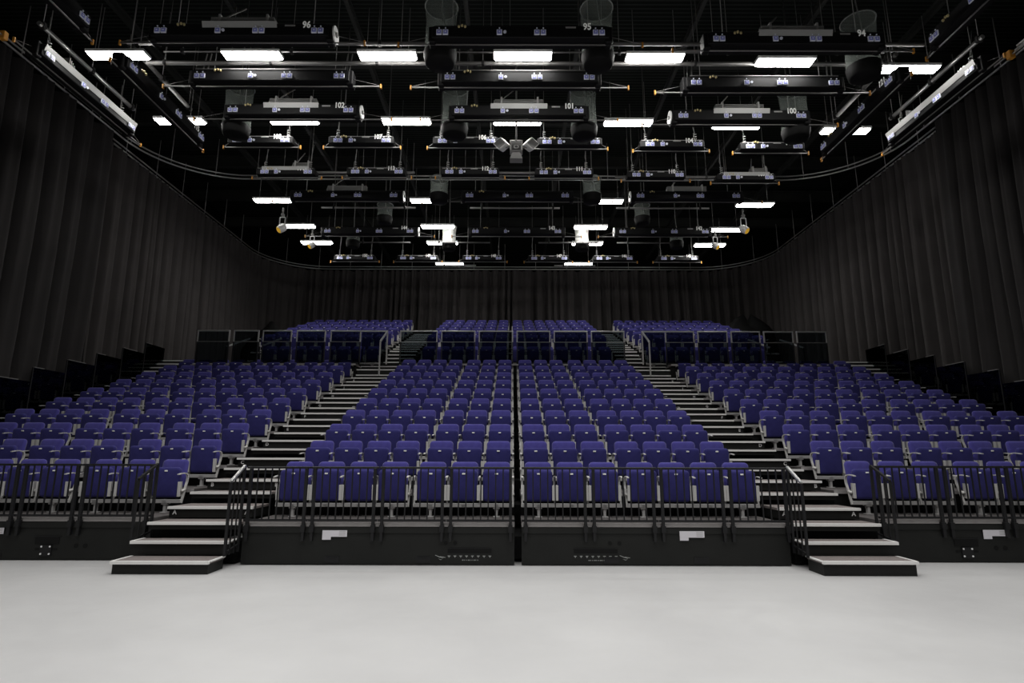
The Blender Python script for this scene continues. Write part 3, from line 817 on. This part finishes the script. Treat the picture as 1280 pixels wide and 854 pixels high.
# hoists running front to back beside the walls
for s in (-1, 1):
    sd = 'left' if s < 0 else 'right'; rz = PI / 2 if s < 0 else -PI / 2
    yb = 11.85 if s < 0 else 12.25
    t = hoist('silver-faced hoist running along the %s curtain' % sd, s * 9.78, yb, 2.95, 3.9, None if s < 0 else '122', rz=rz, ledge=False, z=9.60, coil=True)
    mb = MB(); mb.add([(-1.45, -.186, -.01), (1.45, -.186, -.01), (1.45, -.225, .12), (-1.45, -.225, .12), (-1.45, -.16, .12), (1.45, -.16, .12)], [(0, 1, 2, 3), (3, 2, 5, 4)], LEDGEP); mb.build('reflective_ledge', t)
    for k in range(4): MB().box(-.75 + k * .045, -.73 + k * .045, -.14, .1, .15, .34 - k * .03, ALU).build('cable_clamp', t)
    hoist('dark hoist running front to back inside the %s wall hoist' % sd, s * 8.25, yb + .35, 3.05, 3.6, '115' if s < 0 else '121', rz=rz, ledge=False, z=9.55)
    hoist('dark hoist running front to back at the top %s corner' % sd, s * 8.25, 8.15 + (.45 if s > 0 else 0), 2.9, 3.5, None, rz=rz, ledge=False, z=9.55)
    for (x, y0, y1, nm) in ((9.85, 10.45, 13.5, 'outer'), (8.38, 11.0, 13.5, 'inner')):
        dy = 0 if s < 0 else .35
        t = thing('overhead_pipe', 'pale %s pipe above the %s wall hoists' % (nm, sd), 'pipe', (s * x, y0 + dy, 10.2))
        MB().cyl((0, 0, 0), (0, y1 - y0, 0), .05, ALU if nm == 'outer' else PIPE, 10).build('tube', t)
        for q in (.1, (y1 - y0) / 2, y1 - y0 - .1):
            MB().bbox(-.065, .065, q - .04, q + .04, -.06, .08, DARKM, .01).build('clamp', t)
            MB().cyl((0, q, .08), (0, q, 1.8), .008, FRAME, 5).build('hanger_rod', t)
    # short pipe ends with orange stops nearer the camera
    t = thing('side_load_pipe', 'twin pale pipe with orange stop at %s edge of the ceiling rig' % sd, 'pipe', (s * 10.05, 7.2, 9.5))
    dy = 0 if s < 0 else .5
    MB().cyl((0, 0, 0), (0, 2.75 + dy, 0), .022, ALU, 8).cyl((0, 0, .09), (0, 2.6 + dy, .09), .022, ALU, 8).build('tube', t)
    for q in (.6, 2.1): MB().cyl((0, q, .1), (0, q, 3.7), .008, FRAME, 5).build('hanger_rod', t)
    MB().bbox(-.06, .06, 2.72 + dy, 2.82 + dy, -.08, .1, ORANGE, .012).build('end_stop', t)
# long fixed pipes and conduits across the room
def long_pipe(label, x0, x1, y, z, r=.035, m=PIPE):
    t = thing('overhead_pipe', label, 'pipe', ((x0 + x1) / 2, y, z)); h = (x1 - x0) / 2
    MB().cyl((-h, 0, 0), (h, 0, 0), r, m, 8).build('tube', t)
    k = -h + .4
    while k < h: MB().bbox(k - .03, k + .03, -.05, .05, -.05, .06, DARKM, .008).cyl((k, 0, .05), (k, 0, 12. - z), .006, CABLE, 5).build('hanger_rod', t); k += 2.35
long_pipe('long grey pipe right behind the first hoist row', -8.0, 8.6, 10.82, 10.02, .04)
long_pipe('lower long grey pipe behind the first lit row', -8.2, 8.2, 11.42, 10.0, .045)
long_pipe('thin dark pipe crossing behind the nearest lights', -7.6, 7.9, 11.05, 10.0, .018)
for k in range(3): long_pipe('grey pipe behind the dark middle hoists, %s of three' % col[k], (-6.4, -1.5, 3.35)[k], (-3.3, 1.47, 6.4)[k], 17.95, 9.5, .03, FRAME)
for k in range(4): long_pipe('short grey pipe beyond hoist 143, %s from left' % ORD[k], (-6.2, -3.3, .9, 3.9)[k], (-4.0, -.95, 3.2, 6.4)[k], 21.0, 9.45, .03)
long_pipe('pale pipe linking the small hoists on the left', -7.3, -3.0, 15.95, 9.72, .04); long_pipe('pale pipe linking the small middle hoists', -1.9, 1.9, 15.95, 9.72, .04)
long_pipe('pale pipe linking the small hoists on the right', 3.0, 7.3, 16.2, 9.72, .04)
for k, x in enumerate((-2.6, 2.65)):
    long_pipe('short bright pipe under the far %s hoists' % ('left', 'right')[k], x - .9, x + .9, 24.4, 9.68, .03, ALU)
long_pipe('grey pipe at the top of the frame above hoist 94', 3.6, 8.0, 9.2, 10.2, .04)

# cable baskets
def basket(label, x, y, z0=9.22, z1=10.55, r=.335, m=NETM):
    t = thing('cable_basket', label, 'cable basket', (x, y, z0), group='round cable baskets behind the hoists'); H = z1 - z0
    MB().lathe([(.0, 0), (r * .6, 0), (r * .86, .05), (r * .98, .20), (r * .92, H * .45), (r * .90, H * .7), (r, H)], m, n=24).build('net', t)
    MB().lathe([(.0, -.004), (r * .80, -.004), (r * .90, .03), (r * 1.01, .22), (r * .99, .25)], UNDER, n=24).build('solid_base', t)
    MB().tube([(r * math.cos(a * PI / 12), r * math.sin(a * PI / 12), H) for a in range(24)], .014, NETR, 6, closed=True).build('rim', t)
    MB().tube([(0, 0, 13.2 - z0), (0, 0, H + .5), (.03, -.05, H * .9), (.1, .08, H * .6), (-.08, .04, H * .4), (.05, 0, .1)], .014, CABLE, 6).build('cable', t)
basket('tall net cable basket at left end of hoist 95', -1.56, 10.42); basket('tall net cable basket at right end of hoist 95', 1.64, 10.46)
basket('tall net cable basket at right end of hoist 94', 7.25, 10.8)
basket('net cable basket at left end of hoist 101', -1.53, 13.1); basket('net cable basket at right end of hoist 101', 1.68, 13.12)
basket('net cable basket at left end of hoist 102', -6.95, 13.1); basket('net cable basket at right end of hoist 100', 6.98, 13.2)
for x, sd in ((-2.42, 'left'), (2.42, 'right')): basket('net cable basket partly hiding the %s light above the middle seats' % sd, x, 17.1, 9.3, 10.1, .30)
for x, sd in ((-4.62, 'left'), (4.50, 'right')): basket('net cable basket hanging before %s end hoist of the hoist 143 row' % sd, x, 19.3, 9.5, 10.2, .28)
for x, sd in ((-2.55, 'left'), (2.60, 'right')): basket('brightly lit net cable basket beside far %s light panels' % sd, x, 21.3, 9.25, 10.2, .28, net_mat('lit_net_' + sd, (.5, .5, .48), .8))  # paler net: glow of light coming through put into its colour
for x, sd in ((-6.15, 'left'), (6.14, 'right')): basket('small far net cable basket on the %s' % sd, x, 20.9, 9.2, 9.9, .26)

# speaker and camera cluster over the middle
t = thing('speaker_cluster', 'white speaker cluster with round lens between hoists 106 and 105', 'speaker cluster', (0.0, 13.55, 9.11))
t.scale = (1, 1, .78)
for s in (-1, 1):
    Rm = Matrix.Translation((s * .36, 0, .18)) @ Matrix.Rotation(s * .62, 4, 'Y') @ Matrix.Rotation(s * .5, 4, 'Z')
    o = MB().bbox(-.14, .14, -.14, .14, -.13, .15, WHITE, .02, Rm).build('side_speaker', t)
    MB().box(-.11, .11, -.148, -.14, -.10, .12, GREYP, Rm).build('speaker_grille', o)
MB().bbox(-.16, .16, -.12, .14, .10, .28, WHITE, .015).build('top_box', t)
MB().bbox(-.16, .16, -.16, .12, -.13, .09, GREYP, .03).bbox(-.12, .12, -.172, -.158, -.10, .06, DARKM, .01).build('camera_body', t)
MB().cyl((0, -.17, -.02), (0, -.20, -.02), .065, GREYP, 20).cyl((0, -.20, -.02), (0, -.205, -.02), .04, DARKM, 16).build('lens', t)
vs = [(-.10, -.1, -.15), (.10, -.1, -.15), (.10, .08, -.15), (-.10, .08, -.15), (-.16, -.14, -.39), (.16, -.14, -.39), (.16, .1, -.39), (-.16, .1, -.39)]
MB().add(vs, [(0, 1, 2, 3), (7, 6, 5, 4), (0, 4, 5, 1), (1, 5, 6, 2), (2, 6, 7, 3), (3, 7, 4, 0)], GREYP).build('horn', t)
MB().cyl((0, -.16, .2), (0, -.16, 4.2), .022, FRAME, 8).build('drop_pole', t)
MB().bar((-.4, 0, .1), (.4, 0, .1), .04, .04, GREYP).build('crossbar', t)

# moving spotlights near the curved wall tracks
def spot(label, x, y, z, s, k=.68):
    t = thing('hanging_spotlight', label, 'spotlight', (x, y, z))
    MB().bbox(-.06 * k, .06 * k, -.05, .05, .50 * k, .60 * k, GREYP, .01).cyl((0, 0, .6 * k), (0, 0, .85 * k), .03, GREYP, 8).build('clamp', t)
    MB().tube([(-.11 * k, 0, .02), (-.11 * k, 0, .42 * k), (-.09 * k, 0, .45 * k), (.09 * k, 0, .45 * k), (.11 * k, 0, .42 * k), (.11 * k, 0, .02)], .022 * k, WHITE, 8).build('yoke', t)
    M = Matrix.Translation((0, 0, -.03)) @ Matrix.Rotation(s * .8, 4, 'Z') @ Matrix.Rotation(-.85, 4, 'X')
    P = [(.0, .20), (.10, .19), (.15, .12), (.16, 0), (.15, -.14), (.13, -.17)]
    vs = []; n = 16
    for r, zz in P: vs += [M @ Vector((r * k * math.cos(2 * PI * i / n), r * k * math.sin(2 * PI * i / n), zz * k)) for i in range(n)]
    fs = [(i * n + j, i * n + (j + 1) % n, (i + 1) * n + (j + 1) % n, (i + 1) * n + j) for i in range(len(P) - 1) for j in range(n)]
    MB().add(vs, fs, WHITE, True).build('lamp_head', t)
    c = [M @ Vector((.125 * k * math.cos(2 * PI * i / n), .125 * k * math.sin(2 * PI * i / n), -.165 * k)) for i in range(n)]
    tag(MB().add(c, [tuple(range(n))], AMBER).build('lens', t), 'amber lens')
spot('white hanging spotlight with amber lens under the left middle light', -7.66, 17.95, 8.80, -1, .8)
spot('white hanging spotlight with amber lens under the right middle light', 7.50, 17.95, 8.80, 1, .8)
spot('small white spotlight by the far left lights', -7.35, 19.9, 8.95, -1)
spot('small white spotlight by the far right lights', 7.25, 19.9, 8.95, 1)

# ------------------------------------------------------------------ camera, world
cam = bpy.data.cameras.new('camera'); co = bpy.data.objects.new('camera', cam); COL.objects.link(co)
cam.sensor_width = 36; cam.sensor_fit = 'HORIZONTAL'; cam.lens = 36 * 724.8 / 1280; cam.clip_end = 200
p, ya, ro = .1938, .0009, .0024
F = Vector((-math.sin(ya) * math.cos(p), math.cos(ya) * math.cos(p), math.sin(p))); Rt = Vector((math.cos(ya), math.sin(ya), 0)); U = Rt.cross(F)
R2_, U2 = Rt * math.cos(ro) + U * math.sin(ro), -Rt * math.sin(ro) + U * math.cos(ro)
M = Matrix((R2_, U2, -F)).transposed().to_4x4(); M.translation = (-.082, 0, 1.481); co.matrix_world = M
S.camera = co
w = bpy.data.worlds.new('world'); S.world = w; w.use_nodes = True
w.node_tree.nodes['Background'].inputs[0].default_value = (.5, .55, .5, 1); w.node_tree.nodes['Background'].inputs[1].default_value = .0
S.view_settings.view_transform = 'Standard'; S.view_settings.look = 'None'; S.view_settings.exposure = 0; S.view_settings.gamma = 1
S.cycles.use_denoising = True; S.cycles.max_bounces = 6; S.cycles.transparent_max_bounces = 16; S.cycles.sample_clamp_indirect = 4
